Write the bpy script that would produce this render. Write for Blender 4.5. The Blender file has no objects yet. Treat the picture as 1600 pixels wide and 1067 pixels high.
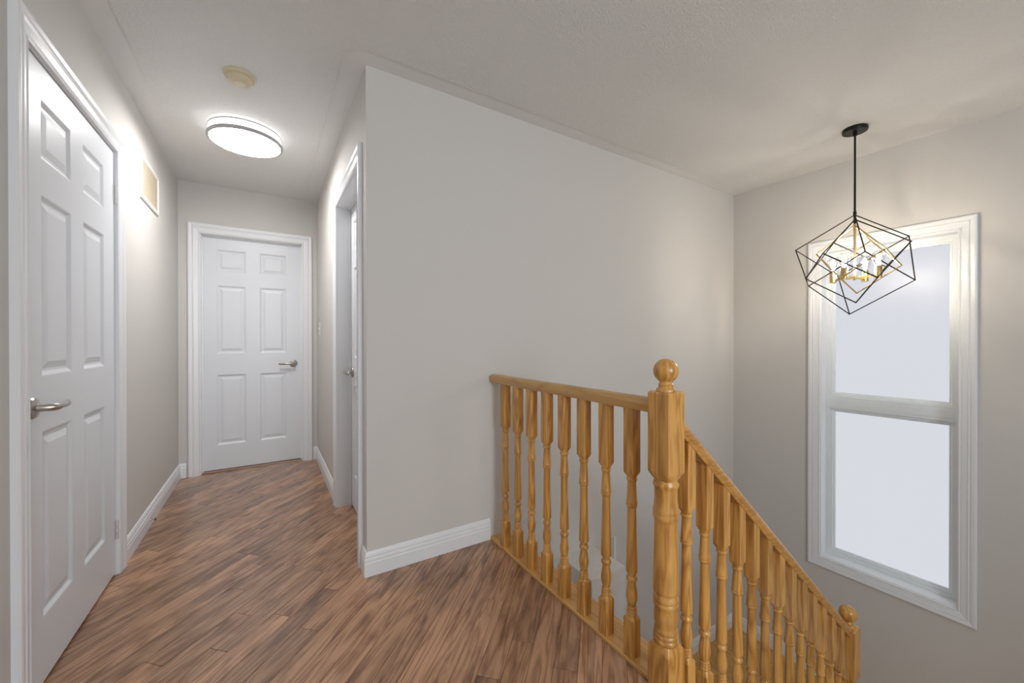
import bpy, math, random
from mathutils import Vector, Matrix

# ---------------------------------------------------------------- camera
scene = bpy.context.scene
col = scene.collection
CAM_H = 1.128
cam_d = bpy.data.cameras.new('camera')
cam_d.sensor_width = 36.0
cam_d.sensor_fit = 'HORIZONTAL'
cam_d.lens = 610.5 / 1600 * 36
cam_d.clip_start = 0.02
cam = bpy.data.objects.new('camera', cam_d)
col.objects.link(cam)
fw = Vector((0.529987, 0.847999, -0.003428))
rt = Vector((0.848001, -0.529993, -0.001047))
up = Vector((0.002704, 0.002352, 0.999994))
cam.matrix_world = Matrix(((rt.x, up.x, -fw.x, 0), (rt.y, up.y, -fw.y, 0), (rt.z, up.z, -fw.z, CAM_H), (0, 0, 0, 1)))
scene.camera = cam

# ---------------------------------------------------------------- world and exposure
WORLD_COL = (0.87, 0.935, 1.0)
WORLD_STR = 1.0
DISC_STR = 39.0        # flush ceiling lamp
BULB_STR = 270.0        # chandelier filaments
PANE_COL = (0.70, 0.715, 0.775)
PANE_STR = 0.84
world = bpy.data.worlds.new('daylight')
scene.world = world
world.use_nodes = True
bg = world.node_tree.nodes['Background']
bg.inputs['Color'].default_value = (*WORLD_COL, 1)
bg.inputs['Strength'].default_value = WORLD_STR
ld = bpy.data.lights.new('window_rear_offscreen', 'AREA')
ld.shape = 'RECTANGLE'
ld.size, ld.size_y = 1.3, 1.4
ld.energy = 54.0
ld.color = (0.86, 0.93, 1.0)
lo_ = bpy.data.objects.new('window_rear_offscreen', ld)
col.objects.link(lo_)
lo_.location = (0.6, -2.58, 1.45)
lo_.rotation_euler = (math.radians(90), 0, 0)       # faces +y, into the hall
vs = scene.view_settings
vs.view_transform = 'Standard'
vs.look = 'None'
vs.gamma = 1.0
vs.use_curve_mapping = False
vs.exposure = 0.25

# ---------------------------------------------------------------- key dimensions (metres)
H = 2.44
XL, XH, XR = -0.621, 0.399, 3.603       # left wall, hall right wall, window wall
YM, YE = 1.951, 4.152                   # long stair wall, hall end wall
YB = -2.6                               # where the landing goes on behind the camera
ZL = -1.472                             # half landing
ZF = -2.944                             # floor below
XG = 1.095                              # line of the landing guard
YG = 0.81                               # line of the stair rail
random.seed(4)

# ---------------------------------------------------------------- materials
def newmat(name):
    m = bpy.data.materials.new(name)
    m.use_nodes = True
    nt = m.node_tree
    return m, nt, nt.nodes['Principled BSDF']

def node(nt, typ, **kw):
    n = nt.nodes.new(typ)
    for k, v in kw.items():
        if k.startswith('i_'):
            n.inputs[k[2:].replace('_', ' ')].default_value = v
        else:
            setattr(n, k, v)
    return n

def plain(name, colr, rough=0.5, metal=0.0, bump=0.0, bscale=200.0, coat=0.0, spec=0.5):
    m, nt, b = newmat(name)
    b.inputs['Base Color'].default_value = (*colr, 1)
    b.inputs['Roughness'].default_value = rough
    b.inputs['Metallic'].default_value = metal
    b.inputs['Coat Weight'].default_value = coat
    b.inputs['Specular IOR Level'].default_value = spec
    if bump:
        tc = node(nt, 'ShaderNodeTexCoord')
        n = node(nt, 'ShaderNodeTexNoise', i_Scale=bscale, i_Detail=3.0)
        bp = node(nt, 'ShaderNodeBump', i_Strength=bump, i_Distance=0.002)
        nt.links.new(tc.outputs['Object'], n.inputs['Vector'])
        nt.links.new(n.outputs['Fac'], bp.inputs['Height'])
        nt.links.new(bp.outputs['Normal'], b.inputs['Normal'])
    return m

def emit(name, colr, strength):
    m = bpy.data.materials.new(name)
    m.use_nodes = True
    nt = m.node_tree
    nt.nodes.clear()
    e = node(nt, 'ShaderNodeEmission', i_Color=(*colr, 1), i_Strength=strength)
    o = node(nt, 'ShaderNodeOutputMaterial')
    nt.links.new(e.outputs[0], o.inputs[0])
    return m

def wood(name, light, dark, axis, rough=0.3, coat=0.25, across=1.0, tone=0.25, blotch=0.0, contrast=0.75):
    """grain runs along the local axis; the object's colour (red, green) shifts tone and pattern"""
    m, nt, b = newmat(name)
    L = nt.links.new
    tc = node(nt, 'ShaderNodeTexCoord')
    oi = node(nt, 'ShaderNodeObjectInfo')
    sep = node(nt, 'ShaderNodeSeparateColor')
    L(oi.outputs['Color'], sep.inputs[0])
    off = node(nt, 'ShaderNodeVectorMath', operation='SCALE', i_Scale=37.0)
    L(oi.outputs['Color'], off.inputs[0])
    add = node(nt, 'ShaderNodeVectorMath', operation='ADD')
    L(tc.outputs['Object'], add.inputs[0])
    L(off.outputs[0], add.inputs[1])
    def scaled(a, s):
        mp = node(nt, 'ShaderNodeMapping')
        sc = [s, s, s]
        sc['xyz'.index(axis)] = a
        mp.inputs['Scale'].default_value = sc
        L(add.outputs[0], mp.inputs['Vector'])
        return mp.outputs[0]
    # broad cathedral figure
    n1 = node(nt, 'ShaderNodeTexNoise', i_Scale=1.0, i_Detail=2.0, i_Roughness=0.5, i_Distortion=0.3)
    L(scaled(1.1 * across, 11.0 * across), n1.inputs['Vector'])
    mul = node(nt, 'ShaderNodeMath', operation='MULTIPLY')
    mul.inputs[1].default_value = 17.0
    L(n1.outputs['Fac'], mul.inputs[0])
    fr = node(nt, 'ShaderNodeMath', operation='PINGPONG')
    fr.inputs[1].default_value = 1.0
    L(mul.outputs[0], fr.inputs[0])
    # fine fibres / pores
    n2 = node(nt, 'ShaderNodeTexNoise', i_Scale=1.0, i_Detail=4.0, i_Roughness=0.65)
    L(scaled(9.0, 300.0), n2.inputs['Vector'])
    mix = node(nt, 'ShaderNodeMath', operation='MULTIPLY_ADD')
    mix.inputs[1].default_value = 0.42
    L(fr.outputs[0], mix.inputs[0])
    m2 = node(nt, 'ShaderNodeMath', operation='MULTIPLY')
    m2.inputs[1].default_value = 0.58
    L(n2.outputs['Fac'], m2.inputs[0])
    L(m2.outputs[0], mix.inputs[2])
    ramp = node(nt, 'ShaderNodeMapRange')
    ramp.inputs['From Min'].default_value = 0.22
    ramp.inputs['From Max'].default_value = 0.62
    ramp.inputs['To Min'].default_value = contrast
    ramp.inputs['To Max'].default_value = 0.0
    L(mix.outputs[0], ramp.inputs['Value'])
    cm = node(nt, 'ShaderNodeMix', data_type='RGBA')
    cm.inputs['A'].default_value = (*light, 1)
    cm.inputs['B'].default_value = (*dark, 1)
    L(ramp.outputs[0], cm.inputs['Factor'])
    outc = cm.outputs['Result']
    # tone of the single piece
    hv = node(nt, 'ShaderNodeHueSaturation')
    tr = node(nt, 'ShaderNodeMapRange')
    tr.inputs['To Min'].default_value = 1.0 - tone
    tr.inputs['To Max'].default_value = 1.0 + tone
    L(sep.outputs[0], tr.inputs['Value'])
    L(tr.outputs[0], hv.inputs['Value'])
    L(outc, hv.inputs['Color'])
    outc = hv.outputs[0]
    if blotch:
        n3 = node(nt, 'ShaderNodeTexNoise', i_Scale=1.0, i_Detail=3.0, i_Roughness=0.6)
        L(scaled(5.0, 13.0), n3.inputs['Vector'])
        r3 = node(nt, 'ShaderNodeMapRange')
        r3.inputs['From Min'].default_value = 0.47
        r3.inputs['From Max'].default_value = 0.68
        r3.inputs['To Max'].default_value = blotch
        L(n3.outputs['Fac'], r3.inputs['Value'])
        c3 = node(nt, 'ShaderNodeMix', data_type='RGBA', blend_type='MULTIPLY')
        c3.inputs['B'].default_value = (0.38, 0.30, 0.27, 1)
        L(r3.outputs[0], c3.inputs['Factor'])
        L(outc, c3.inputs['A'])
        outc = c3.outputs['Result']
    L(outc, b.inputs['Base Color'])
    b.inputs['Roughness'].default_value = rough
    b.inputs['Coat Weight'].default_value = coat
    b.inputs['Coat Roughness'].default_value = 0.2
    bp = node(nt, 'ShaderNodeBump', i_Strength=0.12, i_Distance=0.001)
    L(mix.outputs[0], bp.inputs['Height'])
    L(bp.outputs['Normal'], b.inputs['Normal'])
    return m

M = {}
M['wall'] = plain('warm_grey_paint', (0.655, 0.630, 0.600), 0.75, bump=0.05, bscale=350, spec=0.3)
M['trim'] = plain('white_trim_paint', (0.82, 0.83, 0.845), 0.32)
M['door'] = None
M['ceil'] = plain('flat_ceiling_paint', (0.80, 0.79, 0.78), 0.9, spec=0.2)
M['vinyl'] = plain('white_vinyl', (0.80, 0.84, 0.86), 0.35)
M['nickel'] = plain('brushed_nickel', (0.50, 0.46, 0.42), 0.28, 1.0)
M['steel'] = plain('polished_steel', (0.72, 0.72, 0.72), 0.42, 0.55)
M['black'] = plain('black_metal', (0.018, 0.015, 0.013), 0.4, 0.6)
M['brass'] = plain('satin_brass', (0.72, 0.55, 0.27), 0.28, 1.0)
M['cream'] = plain('aged_cream_plastic', (0.66, 0.58, 0.38), 0.45)
M['creamlight'] = plain('cream_plastic_button', (0.74, 0.67, 0.50), 0.45)
M['plate'] = plain('ivory_switch_plastic', (0.78, 0.76, 0.72), 0.35)
M['ventbeige'] = plain('beige_vent_paint', (0.74, 0.64, 0.50), 0.5)
M['silver'] = plain('grey_lamp_trim', (0.42, 0.41, 0.41), 0.6, 0.0)
M['dark'] = plain('dark_gap', (0.05, 0.035, 0.025), 0.8)
M['rubber'] = plain('dark_rubber', (0.05, 0.05, 0.05), 0.7)
M['disc_side'] = emit('softly_lit_diffuser', (1.0, 1.0, 1.0), 2.8)
M['disc'] = emit('lit_diffuser', (1.0, 0.99, 0.98), DISC_STR)
M['filament'] = emit('glowing_filament', (1.0, 0.90, 0.74), BULB_STR)
M['oak_z'] = wood('golden_oak_upright', (0.70, 0.365, 0.092), (0.38, 0.155, 0.028), 'z', 0.33, 0.3, 1.25, 0.14, contrast=0.9)
M['oak_x'] = wood('golden_oak_rail', (0.64, 0.325, 0.082), (0.35, 0.14, 0.026), 'x', 0.3, 0.3, 1.5, 0.16)
M['oak_y'] = wood('golden_oak_board', (0.70, 0.40, 0.13), (0.48, 0.24, 0.06), 'y', 0.3, 0.3, 1.2, 0.1)
M['plank'] = wood('brown_oak_plank', (0.45, 0.25, 0.14), (0.140, 0.064, 0.034), 'x', 0.26, 0.45, 1.3, 0.33, 0.7)

# moulded door skin: faint embossed wood grain
m, nt, b = newmat('white_door_paint')
b.inputs['Base Color'].default_value = (0.745, 0.765, 0.80, 1)
b.inputs['Roughness'].default_value = 0.36
tc = node(nt, 'ShaderNodeTexCoord')
mp = node(nt, 'ShaderNodeMapping')
mp.inputs['Scale'].default_value = (160, 160, 6)
nn = node(nt, 'ShaderNodeTexNoise', i_Scale=1.0, i_Detail=3.0)
bp = node(nt, 'ShaderNodeBump', i_Strength=0.13, i_Distance=0.001)
nt.links.new(tc.outputs['Object'], mp.inputs['Vector'])
nt.links.new(mp.outputs[0], nn.inputs['Vector'])
nt.links.new(nn.outputs['Fac'], bp.inputs['Height'])
nt.links.new(bp.outputs['Normal'], b.inputs['Normal'])
M['door'] = m

# sprayed stipple ceiling
m, nt, b = newmat('stippled_ceiling_texture')
b.inputs['Roughness'].default_value = 0.95
b.inputs['Specular IOR Level'].default_value = 0.15
tc = node(nt, 'ShaderNodeTexCoord')
nn = node(nt, 'ShaderNodeTexNoise', i_Scale=120.0, i_Detail=3.0, i_Roughness=0.65)
nt.links.new(tc.outputs['Object'], nn.inputs['Vector'])
rr = node(nt, 'ShaderNodeMapRange')
rr.inputs['From Min'].default_value = 0.35
rr.inputs['From Max'].default_value = 0.65
nt.links.new(nn.outputs['Fac'], rr.inputs['Value'])
bp = node(nt, 'ShaderNodeBump', i_Strength=0.55, i_Distance=0.006)
nt.links.new(rr.outputs[0], bp.inputs['Height'])
nt.links.new(bp.outputs['Normal'], b.inputs['Normal'])
b.inputs['Base Color'].default_value = (0.83, 0.82, 0.80, 1)
M['stipple'] = m

# pale mottled stone for the ledge in the well
m, nt, b = newmat('pale_mottled_stone')
tc = node(nt, 'ShaderNodeTexCoord')
nn = node(nt, 'ShaderNodeTexNoise', i_Scale=22.0, i_Detail=5.0, i_Distortion=0.8)
cr = node(nt, 'ShaderNodeMix', data_type='RGBA')
cr.inputs['A'].default_value = (0.66, 0.62, 0.58, 1)
cr.inputs['B'].default_value = (0.76, 0.74, 0.71, 1)
nt.links.new(tc.outputs['Object'], nn.inputs['Vector'])
nt.links.new(nn.outputs['Fac'], cr.inputs['Factor'])
nt.links.new(cr.outputs['Result'], b.inputs['Base Color'])
b.inputs['Roughness'].default_value = 0.4
M['stone'] = m

# frosted pane with daylight behind it
m = bpy.data.materials.new('frosted_daylit_glass')
m.use_nodes = True
nt = m.node_tree
nt.nodes.clear()
e = node(nt, 'ShaderNodeEmission', i_Color=(*PANE_COL, 1), i_Strength=PANE_STR)
g = node(nt, 'ShaderNodeBsdfGlossy', i_Roughness=0.35)
g.inputs['Color'].default_value = (0.9, 0.9, 0.9, 1)
mx = node(nt, 'ShaderNodeMixShader')
mx.inputs[0].default_value = 0.025
o = node(nt, 'ShaderNodeOutputMaterial')
nt.links.new(e.outputs[0], mx.inputs[1])
nt.links.new(g.outputs[0], mx.inputs[2])
nt.links.new(mx.outputs[0], o.inputs[0])
M['pane'] = m

# clear thin bulb glass
m = bpy.data.materials.new('clear_bulb_glass')
m.use_nodes = True
nt = m.node_tree
nt.nodes.clear()
t = node(nt, 'ShaderNodeBsdfTransparent')
g = node(nt, 'ShaderNodeBsdfGlossy', i_Roughness=0.03)
lw = node(nt, 'ShaderNodeLayerWeight', i_Blend=0.25)
mx = node(nt, 'ShaderNodeMixShader')
o = node(nt, 'ShaderNodeOutputMaterial')
nt.links.new(lw.outputs['Facing'], mx.inputs[0])
nt.links.new(t.outputs[0], mx.inputs[1])
nt.links.new(g.outputs[0], mx.inputs[2])
nt.links.new(mx.outputs[0], o.inputs[0])
M['glass'] = m

# ---------------------------------------------------------------- mesh helpers
class MB:
    def __init__(s):
        s.v = []
        s.f = []
    def add(s, vs_, fs_):
        o = len(s.v)
        s.v += [tuple(p) for p in vs_]
        s.f += [tuple(i + o for i in f) for f in fs_]
        return s
    def box(s, x0, x1, y0, y1, z0, z1):
        return s.add([(x0, y0, z0), (x1, y0, z0), (x1, y1, z0), (x0, y1, z0), (x0, y0, z1), (x1, y0, z1), (x1, y1, z1), (x0, y1, z1)],
                     [(0, 3, 2, 1), (4, 5, 6, 7), (0, 1, 5, 4), (1, 2, 6, 5), (2, 3, 7, 6), (3, 0, 4, 7)])
    def loft(s, loops, closed=True, caps=True):
        n = len(loops[0])
        vs_ = [p for l in loops for p in l]
        fs_ = []
        for k in range(len(loops) - 1):
            for i in range(n if closed else n - 1):
                j = (i + 1) % n
                fs_.append((k * n + i, k * n + j, (k + 1) * n + j, (k + 1) * n + i))
        if caps:
            fs_.append(tuple(reversed(range(n))))
            fs_.append(tuple((len(loops) - 1) * n + i for i in range(n)))
        return s.add(vs_, fs_)
    def lathe(s, prof, c=(0, 0, 0), n=32, caps=True):
        loops = [[(c[0] + r * math.cos(2 * math.pi * i / n), c[1] + r * math.sin(2 * math.pi * i / n), c[2] + z) for i in range(n)] for r, z in prof]
        return s.loft(loops, True, caps)
    def bar(s, a, b_, r, n=4, rot=math.pi / 4):
        a, b_ = Vector(a), Vector(b_)
        d = (b_ - a).normalized()
        u = d.cross(Vector((0, 0, 1)))
        if u.length < 1e-3:
            u = Vector((1, 0, 0))
        u.normalize()
        w = d.cross(u)
        def ring(p):
            return [tuple(p + u * (r * math.cos(rot + 2 * math.pi * i / n)) + w * (r * math.sin(rot + 2 * math.pi * i / n))) for i in range(n)]
        return s.loft([ring(a), ring(b_)])
    def tube(s, pts, rad, n=12):
        pts = [Vector(p) for p in pts]
        loops = []
        for i, p in enumerate(pts):
            d = (pts[min(i + 1, len(pts) - 1)] - pts[max(i - 1, 0)]).normalized()
            u = d.cross(Vector((0, 0, 1)))
            if u.length < 1e-3:
                u = Vector((1, 0, 0))
            u.normalize()
            w = d.cross(u)
            r = rad[i] if isinstance(rad, (list, tuple)) else rad
            ru, rw = r if isinstance(r, tuple) else (r, r)
            loops.append([tuple(p + u * (ru * math.cos(2 * math.pi * k / n)) + w * (rw * math.sin(2 * math.pi * k / n))) for k in range(n)])
        return s.loft(loops)
    def build(s, name, mat, parent=None, smooth=None, loc=None):
        me = bpy.data.meshes.new(name)
        me.from_pydata(s.v, [], s.f)
        me.materials.append(M[mat] if isinstance(mat, str) else mat)
        import bmesh
        bm = bmesh.new()
        bm.from_mesh(me)
        bmesh.ops.recalc_face_normals(bm, faces=bm.faces)
        if smooth is not None:
            for f in bm.faces:
                f.smooth = True
            for e_ in bm.edges:
                if len(e_.link_faces) == 2 and e_.calc_face_angle(0) > math.radians(smooth):
                    e_.smooth = False
        bm.to_mesh(me)
        bm.free()
        o_ = bpy.data.objects.new(name, me)
        col.objects.link(o_)
        if parent is not None:
            o_.parent = parent
        if loc is not None:
            o_.location = loc
        return o_

def tag(o_, label, cat, group=None, kind=None):
    o_['label'] = label
    o_['category'] = cat
    if group:
        o_['group'] = group
    if kind:
        o_['kind'] = kind
    return o_

def empty(name, loc=(0, 0, 0), rz=0.0):
    o_ = bpy.data.objects.new(name, None)
    col.objects.link(o_)
    o_.location = loc
    o_.rotation_euler = (0, 0, rz)
    o_.empty_display_size = 0.1
    return o_

def tone(o_, a=None):
    o_.color = (random.random() if a is None else a, random.random(), random.random(), 1)
    return o_

def prism(poly, z0, z1):
    n = len(poly)
    mb = MB()
    mb.add([(x, y, z0) for x, y in poly] + [(x, y, z1) for x, y in poly],
           [tuple(reversed(range(n))), tuple(range(n, 2 * n))] + [(i, (i + 1) % n, n + (i + 1) % n, n + i) for i in range(n)])
    return mb

# ---------------------------------------------------------------- the room shell
T = 0.15
D1 = (1.785, 2.601)          # left door leaf, y range
D1O = (1.765, 2.617, 2.045)  # opening
w = MB()
w.box(XL - T, XL, YB, D1O[0], ZF, H).box(XL - T, XL, D1O[1], YE + T, ZF, H).box(XL - T, XL, D1O[0], D1O[1], D1O[2], H)
w.box(XL - T, XL - 0.075, D1O[0], D1O[1], -0.02, D1O[2])
tag(w.build('wall_left', 'wall'), 'long warm grey hall wall holding the closed door and the air grille', 'wall', kind='structure')

D2O = (-0.487, 0.284, 2.035)
w = MB()
w.box(XL, D2O[0], YE, YE + T, 0, H).box(D2O[1], XH, YE, YE + T, 0, H).box(D2O[0], D2O[1], YE, YE + T, D2O[2], H)
w.box(D2O[0], D2O[1], YE + 0.11, YE + T, 0, D2O[2])
tag(w.build('wall_far', 'wall'), 'narrow warm grey wall closing the end of the hall', 'wall', kind='structure')

D3O = (2.113, 2.862, 2.035)
w = MB()
w.box(XH, XH + T, YM + T, D3O[0], 0, H).box(XH, XH + T, D3O[1], YE + T, 0, H).box(XH, XH + T, D3O[0], D3O[1], D3O[2], H)
w.box(XH + 0.13, XH + T, D3O[0], D3O[1], 0, D3O[2])
tag(w.build('wall_hall', 'wall'), 'short warm grey hall wall with a recessed doorway and light switch', 'wall', kind='structure')

w = MB().box(XH, XR, YM, YM + T, ZF, H)
tag(w.build('wall_back', 'wall'), 'wide blank warm grey wall running above and behind the wooden railing', 'wall', kind='structure')

WO = (0.576, 1.296, -0.538, 1.808)       # window opening in the wall: y0, y1, z0, z1
TR = 0.2
w = MB()
w.box(XR, XR + TR, YB, WO[0], ZF, H).box(XR, XR + TR, WO[1], YM + T, ZF, H)
w.box(XR, XR + TR, WO[0], WO[1], ZF, WO[2]).box(XR, XR + TR, WO[0], WO[1], WO[3], H)
tag(w.build('wall_right', 'wall'), 'warm grey stairwell wall with the tall frosted window', 'wall', kind='structure')

w = MB().box(XL - T, XR + TR, YB - T, YB, ZF, H)
tag(w.build('wall_rear', 'wall'), 'warm grey wall behind the viewer at the head of the stairs', 'wall', kind='structure')

c = tag(MB().box(XL - T, XR + TR, YB, YE + T, H, H + 0.1).build('ceiling', 'ceil'), 'off-white ceiling with smooth painted borders along the walls', 'ceiling', kind='structure')
bw = 0.105
poly = [(XL + bw, YB), (XR - 0.05, YB), (XR - 0.05, YM - bw)]
for i in range(9):
    a = -math.pi / 2 - i * math.pi / 16
    poly.append((XH + bw * math.cos(a), YM + bw * math.sin(a)))
poly += [(XH - bw, YE - 0.06), (XL + bw, YE - 0.06)]
st = prism(poly, H - 0.004, H + 0.001).build('stipple_field', 'stipple', c)
st['label'] = 'sprayed stipple field of the ceiling'

# floor slab, then its boards
fl = MB()
fl.box(XL - 0.075, XG - 0.025, YB, YM, -0.28, -0.008).box(XL - 0.075, XH + 0.13, YM, YE + 0.11, -0.28, -0.008)
floor = tag(fl.build('floor', 'dark'), 'dark brown hardwood floor of narrow boards laid diagonally', 'floor', kind='structure')
tag(MB().box(XG - 0.025, XG + 0.085, YG + 0.042, YM, -0.28, -0.008).build('trim_1', 'wall'), 'painted edge of the floor opening under the wooden guard', 'trim', kind='structure')

def clip(poly, x0, x1, y0, y1):
    for ax, lim, sgn in ((0, x0, 1), (0, x1, -1), (1, y0, 1), (1, y1, -1)):
        out = []
        for i, p in enumerate(poly):
            q = poly[i - 1]
            dp, dq = sgn * (p[ax] - lim), sgn * (q[ax] - lim)
            if dp * dq < 0:
                t_ = dq / (dq - dp)
                out.append((q[0] + (p[0] - q[0]) * t_, q[1] + (p[1] - q[1]) * t_))
            if dp >= 0:
                out.append(p)
        poly = out
        if len(poly) < 3:
            return []
    return poly

RECTS = [(XL - 0.07, XG - 0.028, -1.0, YM), (XL - 0.07, XH + 0.13, YM, YE + 0.10)]
PW = 0.0825
c45 = math.sqrt(0.5)
def to_world(t_, s_):
    return (t_ * c45 + s_ * c45, t_ * c45 - s_ * c45)
def row_tone():
    x = random.random()
    return min(1, max(0, random.gauss(0.30, 0.14) if x < 0.5 else random.gauss(0.72, 0.15)))
for k in range(-62, 25):
    s0 = k * PW
    t0 = -1.9 - random.random() * 0.9
    while t0 < 4.2:
        ln = random.uniform(0.45, 1.25)
        g_ = 0.0006
        rect = [to_world(t0 + g_, s0 + g_), to_world(t0 + ln - g_, s0 + g_), to_world(t0 + ln - g_, s0 + PW - g_), to_world(t0 + g_, s0 + PW - g_)]
        pieces = []
        area = 0
        for R in RECTS:
            pp = clip(rect, *R)
            if pp:
                a_ = abs(sum(pp[i][0] * pp[i - 1][1] - pp[i - 1][0] * pp[i][1] for i in range(len(pp)))) / 2
                if a_ > 1e-5:
                    pieces.append(pp)
                    area += a_
        if area > 1e-4:
            cxp = to_world(t0 + ln / 2, s0 + PW / 2)
            mb = MB()
            for pp in pieces:
                loc = []
                for x, y in pp:
                    dx, dy = x - cxp[0], y - cxp[1]
                    loc.append(((dx + dy) * c45, (-dx + dy) * c45))
                n = len(loc)
                # eased long and short edges of the board itself
                lo = [(a_, b__, -0.010) for a_, b__ in loc]
                hx, hy = ln / 2 - g_, PW / 2 - g_
                e_ = 0.0009
                hi = [(max(-hx + e_, min(hx - e_, a_)), max(-hy + e_, min(hy - e_, b__)), 0.0) for a_, b__ in loc]
                md = [(a_, b__, -0.0007) for a_, b__ in loc]
                mb.loft([lo, md, hi])
            o_ = mb.build('plank', 'plank', floor)
            o_.location = (cxp[0], cxp[1], 0)
            o_.rotation_euler = (0, 0, math.pi / 4)
            tone(o_, row_tone())
        t0 += ln

# half landing and the floor below
fl2 = tag(MB().box(2.55, XR, YB, YM, ZL - 0.25, ZL).build('floor_landing', 'oak_y'), 'golden oak half landing below the frosted window', 'floor', kind='structure')
tone(fl2, 0.55)
tag(MB().box(XL - T, XR, YB, YM, ZF - 0.2, ZF).build('floor_lower', 'stone'), 'pale floor at the foot of the stairs far below', 'floor', kind='structure')

# ---------------------------------------------------------------- baseboards (swept profile with mitres)
BASE = [(0, 0), (0.0135, 0), (0.0135, 0.062), (0.010, 0.068), (0.0135, 0.072), (0.0125, 0.082), (0.009, 0.088), (0.0105, 0.094), (0.008, 0.104), (0.004, 0.113), (0, 0.116)]
def sweep(path, prof, z=0.0, side=1):
    """path of (x, y); profile of (out, up); out is to the left of travel when side = 1"""
    loops = []
    n = len(path)
    for i in range(n):
        p = Vector(path[i])
        d0 = (p - Vector(path[i - 1])).normalized() if i > 0 else None
        d1 = (Vector(path[i + 1]) - p).normalized() if i < n - 1 else None
        if d0 is None:
            d0 = d1
        if d1 is None:
            d1 = d0
        n0 = Vector((-d0.y, d0.x)) * side
        n1 = Vector((-d1.y, d1.x)) * side
        mt = n0 + n1
        mt = mt / (1 + n0.dot(n1))
        loops.append([(p.x + mt.x * a_, p.y + mt.y * a_, z + b__) for a_, b__ in prof])
    return MB().loft(loops)

tag(sweep([(XL, YB), (XL, 1.640)], BASE, side=-1).build('baseboard_left_near', 'trim'), 'white baseboard on the handle side of the closest door', 'baseboard', kind='structure')
tag(sweep([(XL, 2.700), (XL, YE), (-0.572, YE)], BASE, side=-1).build('baseboard_left', 'trim'), 'white baseboard running under the air grille to the end of the hall', 'baseboard', kind='structure')
tag(sweep([(0.364, YE), (XH, YE), (XH, 2.944)], BASE, side=-1).build('baseboard_hall', 'trim'), 'white baseboard under the light switch', 'baseboard', kind='structure')
tag(sweep([(XH, 2.030), (XH, YM), (XG - 0.028, YM)], BASE, side=-1).build('baseboard_back', 'trim'), 'white baseboard wrapping the wall corner and ending at the wooden guard', 'baseboard', kind='structure')
tag(sweep([(2.64, YM), (XR, YM), (XR, YB)], BASE, z=ZL, side=-1).build('baseboard_landing', 'trim'), 'white baseboard around the half landing', 'baseboard', kind='structure')

# ---------------------------------------------------------------- doors
CAS = [(0, 0), (0, 0.011), (0.006, 0.0135), (0.011, 0.010), (0.016, 0.0125), (0.038, 0.0155), (0.046, 0.019), (0.051, 0.0145), (0.057, 0.0185), (0.070, 0.021), (0.078, 0.0195), (0.082, 0.015), (0.082, 0)]
def casing_piece(p0, p1, m0, m1, out, prof=CAS):
    """in a local x (along wall) z (up) plane; wall face at y=0, room towards -y. out = outward unit vector in xz; m0/m1 mitre sign along the run"""
    p0, p1 = Vector(p0), Vector(p1)
    d = (p1 - p0).normalized()
    o2 = Vector(out)
    l0, l1 = [], []
    for a_, t_ in prof:
        q0 = p0 + o2 * a_ + d * (m0 * a_)
        q1 = p1 + o2 * a_ + d * (m1 * a_)
        l0.append((q0.x, -t_, q0.y))
        l1.append((q1.x, -t_, q1.y))
    return MB().loft([l0, l1])

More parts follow.
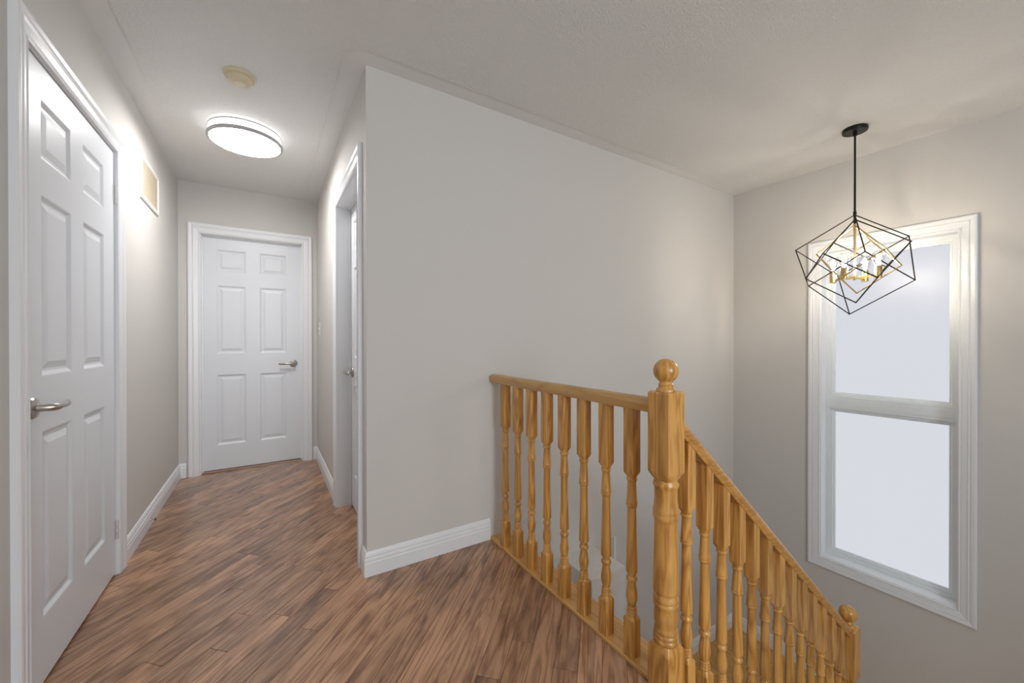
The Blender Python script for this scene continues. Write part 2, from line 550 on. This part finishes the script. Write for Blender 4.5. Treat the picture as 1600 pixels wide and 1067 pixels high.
PZ = [(0.222, 0.832), (1.012, 1.606), (1.722, 1.916)]
def door(name, label, W, Hh, loc, rz, recess, hand, hinges, opening, jamb_depth, lever=True, stop_side=1):
    """local frame: x along the wall 0..W over the leaf, room side towards -y, wall face y=0. recess = leaf front behind the wall face"""
    root = empty(name, loc, rz)
    tag(root, label, 'door', kind='structure')
    a0, a1, zt = opening
    zb = 0.012
    cols = ((0.132 * W, 0.418 * W), (0.552 * W, 0.838 * W))
    yf, yb = recess, recess + 0.035
    leaf = MB()
    xs = [0, cols[0][0], cols[0][1], cols[1][0], cols[1][1], W]
    for i in (0, 2, 4):
        leaf.box(xs[i], xs[i + 1], yf, yb, zb, Hh)
    zs = [zb] + [z for pr in PZ for z in pr] + [Hh]
    for ci in (0, 1):
        for i in (0, 2, 4, 6):
            leaf.box(cols[ci][0], cols[ci][1], yf, yb, zs[i], zs[i + 1])
    lf = leaf.build('leaf', 'door', root)
    for ci in (0, 1):
        for z0, z1 in PZ:
            x0, x1 = cols[ci]
            loops = []
            for ins, dep in ((0, 0), (0.004, 0.001), (0.013, 0.0075), (0.016, 0.009), (0.024, 0.0092), (0.044, 0.003), (0.047, 0.0022)):
                loops.append([(x0 + ins, yf + dep, z0 + ins), (x1 - ins, yf + dep, z0 + ins), (x1 - ins, yf + dep, z1 - ins), (x0 + ins, yf + dep, z1 - ins)])
            pm = MB().loft(loops, True, False)
            n_ = len(pm.v)
            pm.f.append((n_ - 4, n_ - 3, n_ - 2, n_ - 1))
            pm.build('panel', 'door', lf)
    # jamb lining and stops
    j = MB()
    jt = 0.013
    j.box(a0 - 0.0, a0 + jt, 0.0, jamb_depth, 0, zt).box(a1 - jt, a1, 0.0, jamb_depth, 0, zt).box(a0 + jt, a1 - jt, 0.0, jamb_depth, zt - jt, zt)
    j.build('jamb', 'trim', root)
    if recess > 0.02:
        s_ = MB()
        q = yf - 0.012
        s_.box(a0 + jt, a0 + jt + 0.010, q, yf - 0.001, 0, zt - jt).box(a1 - jt - 0.010, a1 - jt, q, yf - 0.001, 0, zt - jt)
        s_.box(a0 + jt + 0.01, a1 - jt - 0.01, q, yf - 0.001, zt - jt - 0.010, zt - jt)
        s_.build('door_stop_moulding', 'trim', root)
    # casing: two legs and a head
    rv = 0.004
    e0, e1, et = a0 + jt - rv, a1 - jt + rv, zt - jt + rv
    casing_piece((e0, 0), (e0, et), 0, 1, (-1, 0)).build('casing', 'trim', root)
    casing_piece((e1, 0), (e1, et), 0, 1, (1, 0)).build('casing', 'trim', root)
    casing_piece((e0, et), (e1, et), -1, 1, (0, 1)).build('casing', 'trim', root)
    # lever handle
    hx, s1, hz = hand
    hr = empty('handle')
    hr.parent = root
    hr.location = (hx, yf, hz)
    hr['label'] = 'brushed nickel lever handle'
    rose = [(0.033, 0.0), (0.034, -0.004), (0.031, -0.009), (0.022, -0.0125), (0.013, -0.014), (0.0115, -0.030)]
    rm = MB()
    loops = [[(r_ * math.cos(2 * math.pi * i / 32), y_, r_ * math.sin(2 * math.pi * i / 32)) for i in range(32)] for r_, y_ in rose]
    rm.loft(loops).build('rose', 'nickel', hr, 35)
    pts = [(0, -0.012, 0), (0, -0.040, 0), (s1 * 0.004, -0.047, 0), (s1 * 0.014, -0.051, 0), (s1 * 0.040, -0.051, 0), (s1 * 0.072, -0.051, 0), (s1 * 0.076, -0.051, 0), (s1 * 0.100, -0.049, 0), (s1 * 0.116, -0.046, 0), (s1 * 0.120, -0.045, 0)]
    rad = [0.0120, 0.0120, 0.0125, 0.0115, 0.0100, 0.0100, (0.0070, 0.0112), (0.0062, 0.0108), (0.0056, 0.0095), (0.003, 0.006)]
    MB().tube(pts, rad, 16).build('lever', 'nickel', hr, 40)
    # hinges
    for hxx, hzz in hinges:
        hm = MB()
        for q in range(3):
            hm.lathe([(0.0062, q * 0.028), (0.0062, q * 0.028 + 0.0265)], (hxx, yf - 0.006, hzz - 0.042), 12)
        hm.lathe([(0.003, -0.005), (0.0055, -0.003), (0.0055, 0)], (hxx, yf - 0.006, hzz - 0.042), 12)
        hm.lathe([(0.0055, 0.083), (0.0055, 0.087), (0.003, 0.089)], (hxx, yf - 0.006, hzz - 0.042), 12)
        hm.box(hxx - 0.022, hxx, yf - 0.0012, yf + 0.001, hzz - 0.042, hzz + 0.042)
        hm.build('hinge', 'steel', root, 40)
    return root

# door in the left wall: room is towards +x, so local x runs along +y and local -y is +x
d1 = door('door_1', 'tall white six-panel door on the left wall with visible steel hinges', D1[1] - D1[0], 2.028, (XL, D1[0], 0), math.pi / 2, 0.004, (0.040, 1, 0.917),
          [(D1[1] - D1[0] + 0.006, 1.829), (D1[1] - D1[0] + 0.006, 0.217)], (D1O[0] - D1[0], D1O[1] - D1[0], D1O[2]), 0.07)
lp = MB().box(0.0035, 0.0065, 0.0035, 0.006, 0.886, 0.948).build('latch_plate', 'nickel', d1)
# door at the end of the hall: local x along +x
d2 = door('door_2', 'white six-panel door closing the end of the hall', 0.745, 2.018, (-0.474, YE, 0), 0.0, 0.055, (0.678, -1, 0.913), [], (D2O[0] + 0.474, D2O[1] + 0.474, D2O[2]), 0.11)
# door in the hall's right wall: room is towards -x, local x runs along -y
d3 = door('door_3', 'white six-panel door recessed in the short wall beside the hall corner', 0.722, 2.018, (XH, 2.8485, 0), -math.pi / 2, 0.085, (0.062, 1, 0.915), [], (2.8485 - D3O[1], 2.8485 - D3O[0], D3O[2]), 0.13)
tag(tone(MB().box(D2O[0] + 0.014, D2O[1] - 0.014, YE + 0.004, YE + 0.10, 0.0, 0.008).build('trim_2', 'plank'), 0.3), 'dark wooden threshold under the door at the end of the hall', 'threshold', kind='structure')

# ---------------------------------------------------------------- window
win = empty('window_1', (XR, WO[0], 0), -math.pi / 2)      # local x runs along -y, room towards local -y (= -x)
win.location = (XR, WO[1], 0)
tag(win, 'tall two-light frosted window in white casing above the half landing', 'window', kind='structure')
WW = WO[1] - WO[0]
z0, z1 = WO[2], WO[3]
jt = 0.012
jm = MB()
jm.box(0, jt, 0, 0.115, z0, z1).box(WW - jt, WW, 0, 0.115, z0, z1).box(jt, WW - jt, 0, 0.115, z1 - jt, z1)
jm.build('jamb', 'trim', win)
MB().box(jt, WW - jt, 0, 0.115, z0, z0 + jt).build('sill', 'trim', win)
WCAS = [(a_ * 0.95, t_) for a_, t_ in CAS]
a0, a1, b0, b1 = 0.006, WW - 0.006, z0 + 0.006, z1 - 0.006
casing_piece((a0, b0), (a0, b1), -1, 1, (-1, 0), WCAS).build('casing', 'trim', win)
casing_piece((a1, b0), (a1, b1), -1, 1, (1, 0), WCAS).build('casing', 'trim', win)
casing_piece((a0, b1), (a1, b1), -1, 1, (0, 1), WCAS).build('casing', 'trim', win)
casing_piece((a0, b0), (a1, b0), -1, 1, (0, -1), WCAS).build('casing', 'trim', win)
def frame_ring(x0, x1, zz0, zz1, steps, name, mat, parent):
    """closed rectangular ring, steps of (inset, y)"""
    loops = []
    for ins, y_ in steps:
        loops.append([(x0 + ins, y_, zz0 + ins), (x1 - ins, y_, zz0 + ins), (x1 - ins, y_, zz1 - ins), (x0 + ins, y_, zz1 - ins)])
    return MB().loft(loops, True, False).build(name, mat, parent)
fx0, fx1 = jt, WW - jt
fz0, fz1 = z0 + jt, z1 - jt
frame_ring(fx0, fx1, fz0, fz1, [(0, 0.15), (0, 0.088), (0.022, 0.088), (0.022, 0.098), (0.026, 0.10), (0.026, 0.15)], 'frame', 'vinyl', win)
mz0, mz1 = 0.606, 0.697
MB().box(fx0 + 0.0, fx1, 0.084, 0.14, mz0, mz1).box(fx0, fx1, 0.081, 0.084, mz0 + 0.02, mz1 - 0.02).build('transom_bar', 'vinyl', win)
for q0, q1 in ((fz0 + 0.022, mz0), (mz1, fz1 - 0.022)):
    sash = frame_ring(fx0 + 0.022, fx1 - 0.022, q0, q1, [(0, 0.14), (0, 0.098), (0.014, 0.098), (0.018, 0.104), (0.026, 0.106), (0.030, 0.112), (0.030, 0.14)], 'sash', 'vinyl', win)
    MB().box(fx0 + 0.040, fx1 - 0.040, 0.118, 0.124, q0 + 0.018, q1 - 0.018).build('pane', 'pane', sash)

# ---------------------------------------------------------------- turned woodwork
QA = [-43.6, -30, -15, 0, 15, 30, 43.6]
ANG = [math.radians(q * 90 + a_) for q in range(4) for a_ in QA]
def loop_at(z, half, rnd, cham=0.12, n=None):
    """section between a lightly chamfered square (rnd=0) of half width and a circle (rnd=1) of radius half"""
    pts = []
    for a_ in ANG:
        ca, sa = math.cos(a_), math.sin(a_)
        sq = half / max(abs(ca), abs(sa))
        r_ = sq * (1 - rnd) + half * rnd
        pts.append((r_ * ca, r_ * sa, z))
    return pts

BAL = [(0.004, .0165), (0.007, .0188), (0.011, .0188), (0.014, .0160), (0.020, .0147), (0.050, .0163), (0.085, .0185), (0.089, .0198), (0.093, .0198), (0.096, .0172), (0.099, .0198), (0.103, .0198),
       (0.107, .0165), (0.113, .0150), (0.200, .0163), (0.330, .0198), (0.337, .0196), (0.341, .0140), (0.350, .0135), (0.355, .0175), (0.361, .0190), (0.367, .0175), (0.371, .0140), (0.378, .0138),
       (0.395, .0165), (0.415, .0195), (0.430, .0192), (0.445, .0162), (0.457, .0130), (0.460, .0165), (0.464, .0168), (0.467, .0140), (0.470, .0172), (0.474, .0176), (0.477, .0146), (0.480, .0180), (0.485, .0184), (0.488, .0160)]
HALF = 0.0208
def baluster_mesh(base_len, top_len, slope=0.0):
    """origin at the foot; turned length 0.492. slope: fall per metre along +x of the cut at the top"""
    tl = 0.492
    zb = base_len + tl
    loops = [loop_at(0, HALF, 0, 0.05)]
    loops.append(loop_at(base_len - 0.0105, HALF, 0, 0.05))
    loops.append(loop_at(base_len - 0.009, HALF, 0, 0.05))
    loops.append(loop_at(base_len - 0.001, HALF * 0.86, 0.75))
    for t_, r_ in reversed(BAL):
        loops.append(loop_at(zb - t_, r_, 1.0))
    loops.append(loop_at(zb + 0.002, HALF * 0.80, 0.85))
    loops.append(loop_at(zb + 0.017, HALF, 0, 0.05))
    loops.append(loop_at(zb + 0.0185, HALF, 0, 0.05))
    top = loop_at(zb + top_len, HALF, 0, 0.05)
    top = [(x, y, z - slope * x) for x, y, z in top]
    loops.append(top)
    return MB().loft(loops)

NEWEL_SHAFT = [(0.004, .036), (0.010, .0400), (0.017, .0405), (0.022, .0380), (0.030, .0355), (0.060, .0350), (0.085, .0375), (0.095, .0395), (0.103, .0405), (0.108, .0385), (0.113, .0405), (0.121, .0400), (0.127, .0370), (0.135, .0360),
               (0.230, .0375), (0.352, .0400), (0.360, .0398), (0.365, .0345), (0.370, .0350), (0.377, .0395), (0.387, .0395), (0.392, .0365), (0.397, .0390), (0.404, .0388), (0.409, .0345), (0.430, .0368), (0.450, .0370), (0.468, .0345), (0.478, .0335),
               (0.482, .0365), (0.488, .0370), (0.492, .0345), (0.496, .0385), (0.503, .0388), (0.507, .0360), (0.511, .0395), (0.518, .0398), (0.522, .0370)]
def newel(loc, label, z_foot, top_only=False):
    """origin at the foot of the post; loc z is the level from which heights are counted"""
    NH = 0.0405
    root = empty('newel_post', (loc[0], loc[1], z_foot))
    tag(root, label, 'newel post', 'turned oak newel posts')
    dz = loc[2] - z_foot
    zt, zs, ze = 0.962 + dz, 0.676 + dz, 0.154 + dz      # top of block, start and end of turned shaft
    lo = [loop_at(0, NH, 0, 0.05), loop_at(ze - 0.024, NH, 0, 0.05), loop_at(ze - 0.022, NH, 0, 0.05), loop_at(ze - 0.002, NH * 0.9, 0.8)]
    tone(MB().loft(lo).build('base_block', 'oak_z', root, 35), 0.5)
    lo = [loop_at(zs - t_, r_, 1.0, n=32) for t_, r_ in reversed(NEWEL_SHAFT)]
    lo = [loop_at(ze - 0.003, 0.036, 1.0, n=32)] + lo + [loop_at(zs + 0.004, 0.036, 1.0, n=32)]
    tone(MB().loft(lo).build('turned_shaft', 'oak_z', root, 50), 0.55)
    lo = [loop_at(zs + 0.001, NH * 0.86, 0.8), loop_at(zs + 0.026, NH, 0, 0.05), loop_at(zs + 0.028, NH, 0, 0.05), loop_at(zt - 0.008, NH, 0, 0.05), loop_at(zt - 0.006, NH, 0, 0.05), loop_at(zt, NH * 0.93, 0.05)]
    tone(MB().loft(lo).build('upper_block', 'oak_z', root, 35), 0.6)
    prof = [(0.030, zt - 0.002), (0.031, zt + 0.005), (0.028, zt + 0.010), (0.0225, zt + 0.013), (0.0225, zt + 0.019), (0.0245, zt + 0.022), (0.0225, zt + 0.025), (0.020, zt + 0.028)]
    rb, cb = 0.0395, zt + 0.066
    for i in range(14):
        a_ = -1.02 + (math.pi / 2 - 0.02 + 1.02) * i / 13
        prof.append((rb * math.cos(a_), cb + rb * math.sin(a_)))
    tone(MB().lathe(prof, n=36).build('ball_finial', 'oak_z', root, 50), 0.45)
    return root

newel((XG, YG, 0.0), 'thick turned oak newel post with ball top where the two rails meet', -0.184)
newel((2.605, YG, -1.350), 'turned oak newel post with ball top at the foot of the sloping rail', ZL)

RAIL = [(-0.022, 0), (-0.026, 0.006), (-0.026, 0.010), (-0.030, 0.016), (-0.031, 0.026), (-0.028, 0.036), (-0.019, 0.044), (-0.008, 0.047), (0.008, 0.047), (0.019, 0.044), (0.028, 0.036), (0.031, 0.026), (0.030, 0.016), (0.026, 0.010), (0.026, 0.006), (0.022, 0)]
guard = empty('landing_guard', (XG, (YG + YM) / 2, 0))
tag(guard, 'level golden oak guard railing with eight balusters ending at the blank wall', 'railing')
ylen = (YM - 0.003 - (YG + 0.0412)) / 2
yc = (YM - 0.003 + YG + 0.0412) / 2 - (YG + YM) / 2
rl = MB().loft([[(a_, yc - ylen, 0.888 + b__) for a_, b__ in RAIL], [(a_, yc + ylen, 0.888 + b__) for a_, b__ in RAIL]])
tone(rl.build('handrail', 'oak_y', guard, 40), 0.2)
nose = MB()
nl = [(-0.027, -0.007), (-0.027, 0.010), (-0.024, 0.012), (0.094, 0.012), (0.098, 0.008), (0.098, -0.007)]
y0_, y1_ = YG + 0.0415 - guard.location.y, YM - 0.001 - guard.location.y
nose.loft([[(a_, y0_, b__) for a_, b__ in nl], [(a_, y1_, b__) for a_, b__ in nl]])
tone(nose.build('base_board', 'oak_y', guard), 0.75)
bmesh_guard = baluster_mesh(0.140, 0.876 - 0.140 - 0.492 + 0.002)
first = None
for i in range(8):
    y_ = 1.820 - 0.1243 * i
    if first is None:
        first = bmesh_guard.build('baluster', 'oak_z', guard, 32)
        o_ = first
    else:
        o_ = first.copy()
        col.objects.link(o_)
    o_.parent = guard
    o_.location = (0, y_ - guard.location.y, 0.012)
    tone(o_)

# sloping stair rail
SL = 0.8745
def rail_under(x):
    return 0.782 - SL * (x - 1.188)
sr = empty('stair_railing', (1.85, YG, ZL))
tag(sr, 'sloping golden oak stair railing with thirteen balusters between the newel posts', 'railing')
x0_, x1_ = XG + 0.0408, 2.605 - 0.0408
ca = math.cos(math.atan(SL))
loops = []
for x in (x0_, x1_):
    loops.append([(x - 1.85, a_, rail_under(x) + b__ / ca * 0.93 - ZL) for a_, b__ in RAIL])
tone(MB().loft(loops).build('handrail', 'oak_x', sr, 40), 0.45)
RISE, RUN = 0.184, 0.200
XS = XG + 0.050
for i in range(13):
    x = 1.204 + 0.1060 * i
    tread_z = -RISE * (int((x - XS) / RUN) + 1)
    foot_turn = rail_under(x) - 0.224 - 0.492
    o_ = baluster_mesh(foot_turn - tread_z, 0.224 + 0.004, SL).build('baluster', 'oak_z', sr, 32)
    o_.location = (x - 1.85, 0, tread_z - ZL)
    tone(o_)

# stair flights
def flight(name, label, x_start, z_start, dx, y0_, y1_, n):
    root = empty(name, (x_start, (y0_ + y1_) / 2, z_start - RISE * (n + 1)))
    tag(root, label, 'stairs', 'oak stair flights')
    bz = root.location.z
    hw = (y1_ - y0_) / 2
    s_ = 1 if dx > 0 else -1
    for k in range(n):
        zt = z_start - RISE * (k + 1) - bz
        xa = dx * k
        t_ = MB().box(min(xa, xa + dx + s_ * 0.016), max(xa, xa + dx + s_ * 0.016), -hw, hw, zt - 0.026, zt)
        tone(t_.build('tread', 'oak_y', root), 0.5)
    for k in range(n + 1):
        zt = z_start - RISE * k - bz
        xa = dx * k
        r_ = MB().box(min(xa, xa - s_ * 0.016), max(xa, xa - s_ * 0.016), -hw, hw, max(zt - RISE, 0), zt - 0.027)
        r_.build('riser', 'trim', root)
    return root
flight('stair_flight', 'upper oak stair flight falling beside the sloping railing', XS, 0.0, RUN, -0.14, YG - 0.032, 7)
flight('stair_flight', 'lower oak stair flight turning back under the level guard', 2.55, ZL, -RUN, YG + 0.06, YM - 0.005, 7)
# stepped string that carries the balusters
st_ = MB()
for k in range(7):
    zt = -RISE * (k + 1) - ZL
    st_.box(XS + RUN * k - 1.85, XS + RUN * (k + 1) - 1.85, -0.030, 0.030, max(zt - 0.30, 0.0), zt)
st_.build('stepped_string', 'trim', sr)
o_ = MB().box(XG - 0.025, XS - 0.017, YB, YG - 0.042, -0.28, 0.0).build('trim_4', 'oak_y')
tag(tone(o_, 0.7), 'oak nosing board at the head of the upper stairs', 'trim', kind='structure')
# ledge below the guard
tag(MB().box(1.585, 1.862, 1.665, YM - 0.001, -0.62, -0.262).build('wall_ledge', 'stone'), 'pale mottled box ledge on the wall seen down through the guard balusters', 'ledge')
tag(MB().box(2.055, 2.072, YM - 0.012, YM, ZF, -0.255).build('trim_3', 'trim'), 'thin white vertical corner strip below the guard', 'trim', kind='structure')

# ---------------------------------------------------------------- ceiling lamp
lamp = empty('ceiling_lamp', (-0.112, 2.955, H - 0.004))
tag(lamp, 'round lit flush ceiling lamp with a grey rim in the hall', 'ceiling lamp')
MB().lathe([(0.150, 0.0), (0.150, -0.018), (0.146, -0.020)], n=64).build('base_plate', 'silver', lamp, 40)
MB().lathe([(0.146, -0.016), (0.188, -0.018), (0.190, -0.022), (0.190, -0.062), (0.186, -0.064)], n=64)  .build('side_diffuser', 'disc_side', lamp, 40)
MB().lathe([(0.186, -0.060), (0.196, -0.060), (0.199, -0.064), (0.199, -0.074), (0.196, -0.079), (0.187, -0.080), (0.184, -0.074)], n=64, caps=False).build('rim', 'silver', lamp, 40)
MB().lathe([(0.1845, -0.068), (0.1845, -0.074), (0.150, -0.080), (0.09, -0.0845), (0.02, -0.086), (0.0005, -0.0862)], n=64).build('bottom_diffuser', 'disc', lamp, 60)
MB().lathe([(0.186, -0.0150), (0.1935, -0.0160), (0.1945, -0.0190), (0.1935, -0.0225), (0.189, -0.0235)], n=64, caps=False).build('upper_rim', 'silver', lamp, 40)

# ---------------------------------------------------------------- smoke detector
sd = empty('smoke_detector', (-0.114, 2.352, H - 0.004))
tag(sd, 'yellowed round smoke detector on the hall ceiling', 'smoke detector')
MB().lathe([(0.066, 0.0), (0.067, -0.008), (0.064, -0.014), (0.054, -0.016)], n=48).build('base', 'cream', sd, 40)
MB().lathe([(0.053, -0.015), (0.0525, -0.024), (0.047, -0.034), (0.040, -0.037), (0.027, -0.038)], n=48).build('body', 'cream', sd, 40)
MB().lathe([(0.0255, -0.037), (0.0255, -0.041), (0.023, -0.043)], n=32).build('test_button', 'creamlight', sd, 40)

# ---------------------------------------------------------------- return air grille
vg = empty('air_grille', (XL, 3.035, 1.953), math.pi / 2)
tag(vg, 'rectangular return-air grille with cream frame high on the hall wall', 'air grille')
VW, VH = 0.425, 0.258
loops = []
for ins, y_ in ((0, 0.0), (0, -0.007), (0.003, -0.010), (0.022, -0.010), (0.026, -0.006), (0.026, 0.0)):
    loops.append([(ins, y_, ins), (VW - ins, y_, ins), (VW - ins, y_, VH - ins), (ins, y_, VH - ins)])
MB().loft(loops, True, False).build('frame', 'plate', vg)
MB().box(0.02, VW - 0.02, -0.001, 0.0, 0.02, VH - 0.02).build('backing', 'ventbeige', vg)
sl = None
for i in range(15):
    if sl is None:
        s_ = MB()
        s_.add([(0.024, -0.0035, 0.0125), (VW - 0.024, -0.0035, 0.0125), (VW - 0.024, -0.0065, 0.0), (0.024, -0.0065, 0.0), (0.024, -0.0020, 0.0125), (VW - 0.024, -0.0020, 0.0125), (VW - 0.024, -0.0050, -0.0005), (0.024, -0.0050, -0.0005)],
               [(0, 1, 2, 3), (7, 6, 5, 4), (3, 2, 6, 7), (0, 4, 5, 1), (0, 3, 7, 4), (1, 5, 6, 2)])
        sl = s_.build('louvre', 'ventbeige', vg)
        o_ = sl
    else:
        o_ = sl.copy()
        col.objects.link(o_)
        o_.parent = vg
    o_.location = (0, 0, 0.030 + i * 0.0138)

# ---------------------------------------------------------------- light switch
sw = empty('light_switch', (XH, 3.905, 1.233), -math.pi / 2)
tag(sw, 'ivory light switch beside the door at the end of the hall', 'light switch')
MB().loft([[(-0.036, 0, -0.058), (0.036, 0, -0.058), (0.036, 0, 0.058), (-0.036, 0, 0.058)], [(-0.036, -0.003, -0.058), (0.036, -0.003, -0.058), (0.036, -0.003, 0.058), (-0.036, -0.003, 0.058)], [(-0.033, -0.006, -0.055), (0.033, -0.006, -0.055), (0.033, -0.006, 0.055), (-0.033, -0.006, 0.055)]]).build('cover_plate', 'plate', sw)
MB().add([(-0.006, -0.006, -0.012), (0.006, -0.006, -0.012), (0.006, -0.006, 0.012), (-0.006, -0.006, 0.012), (-0.005, -0.016, 0.002), (0.005, -0.016, 0.002), (0.005, -0.015, 0.010), (-0.005, -0.015, 0.010)],
         [(0, 3, 2, 1), (4, 5, 6, 7), (0, 1, 5, 4), (1, 2, 6, 5), (2, 3, 7, 6), (3, 0, 4, 7)]).build('toggle', 'plate', sw)

# small door stop on the left baseboard
ds = empty('door_stop', (XL + 0.0135, 3.175, 0.037), math.pi / 2)
tag(ds, 'tiny metal door stop screwed to the baseboard under the air grille', 'door stop')
MB().bar((0, 0, 0), (0, -0.004, 0), 0.008, 12).build('mount', 'nickel', ds, 40)
MB().bar((0, -0.004, 0), (0, -0.020, 0), 0.004, 12).build('peg', 'nickel', ds, 40)
MB().bar((0, -0.020, 0), (0, -0.026, 0), 0.006, 12).build('bumper', 'rubber', ds, 40)

# ---------------------------------------------------------------- chandelier
AX, AY = 3.09, 0.93
ch = empty('pendant_chandelier', (AX, AY, H - 0.004))
tag(ch, 'black and brass geometric cage chandelier with four lit bulbs before the window', 'chandelier')
zc = H - 0.004
MB().lathe([(0.062, 0.0), (0.063, -0.004), (0.063, -0.018), (0.060, -0.022), (0.010, -0.023)], n=48).build('canopy', 'black', ch, 40)
MB().lathe([(0.010, -0.022), (0.010, -0.045), (0.0055, -0.047), (0.0055, 1.925 - zc), (0.0085, 1.923 - zc), (0.0085, 1.905 - zc), (0.0065, 1.900 - zc), (0.0065, 1.845 - zc)], n=20).build('stem_rod', 'black', ch, 40)
def cage(name, V, mat, r):
    idx = {(a_, b__, c_): Vector(V[a_ * 4 + b__ * 2 + c_]) - Vector((0, 0, zc)) for a_ in (0, 1) for b__ in (0, 1) for c_ in (0, 1)}
    mb = MB()
    for k in idx:
        for ax in range(3):
            if k[ax] == 0:
                k2 = tuple(1 if i == ax else k[i] for i in range(3))
                mb.bar(idx[k], idx[k2], r, 6)
        # little knuckle where bars meet
        p = idx[k]
        mb.lathe([(0.0003, -r * 1.15), (r * 0.9, -r * 0.7), (r * 1.15, 0), (r * 0.9, r * 0.7), (0.0003, r * 1.15)], tuple(p), 8)
    return mb.build(name, mat, ch, 50)
cage('outer_cage', [[0.0, 0.0, 1.902], [-0.162, -0.096, 1.638], [0.364, -0.161, 1.786], [0.162, -0.232, 1.482], [0.059, 0.344, 1.757], [-0.059, 0.221, 1.483], [0.383, 0.209, 1.582], [0.242, 0.1, 1.301]], 'black', 0.0036)
cage('middle_cage', [[0.0, 0.0, 1.874], [0.108, 0.142, 1.773], [-0.294, 0.06, 1.64], [-0.173, 0.194, 1.518], [0.096, -0.23, 1.703], [0.21, -0.091, 1.588], [-0.209, -0.163, 1.475], [-0.084, -0.031, 1.352]], 'black', 0.0036)
cage('inner_cage', [[0.0, 0.0, 1.838], [-0.125, -0.175, 1.646], [0.168, -0.03, 1.759], [0.039, -0.202, 1.562], [-0.032, 0.187, 1.689], [-0.166, 0.017, 1.498], [0.119, 0.167, 1.603], [-0.003, -0.01, 1.416]], 'brass', 0.0042)
HZ = 1.513 - zc
MB().lathe([(0.0065, 1.848 - zc), (0.0065, HZ - 0.012), (0.003, HZ - 0.016)], n=20).build('brass_stem', 'brass', ch, 40)
for i in range(4):
    a_ = math.radians(82 + 90 * i)
    dx, dy = math.cos(a_), math.sin(a_)
    R_ = 0.116
    arm = MB().bar((dx * 0.004, dy * 0.004, HZ), (dx * R_, dy * R_, HZ), 0.0085, 4)
    arm.build('arm', 'brass', ch)
    px, py = dx * R_, dy * R_
    so = MB().lathe([(0.014, -0.018), (0.0185, -0.016), (0.0185, 0.050), (0.0175, 0.052), (0.009, 0.052)], n=28)
    sock = so.build('socket', 'brass', ch, 40)
    sock.location = (px, py, HZ)
    bl = MB().lathe([(0.0125, 0.040), (0.0135, 0.046), (0.019, 0.060), (0.0265, 0.078), (0.0300, 0.094), (0.0300, 0.108), (0.0265, 0.121), (0.018, 0.130), (0.008, 0.134), (0.0006, 0.1345)], n=28)
    bulb = bl.build('bulb', 'glass', ch, 60)
    bulb.location = (px, py, HZ + 0.010)
    fi = MB()
    for q in range(4):
        b2 = math.pi / 2 * q
        fi.tube([(0.004 * math.cos(b2), 0.004 * math.sin(b2), 0.052), (0.0085 * math.cos(b2), 0.0085 * math.sin(b2), 0.072), (0.0085 * math.cos(b2), 0.0085 * math.sin(b2), 0.095), (0.004 * math.cos(b2), 0.004 * math.sin(b2), 0.110)], 0.0042, 6)
    fi.build('filament', 'filament', bulb)
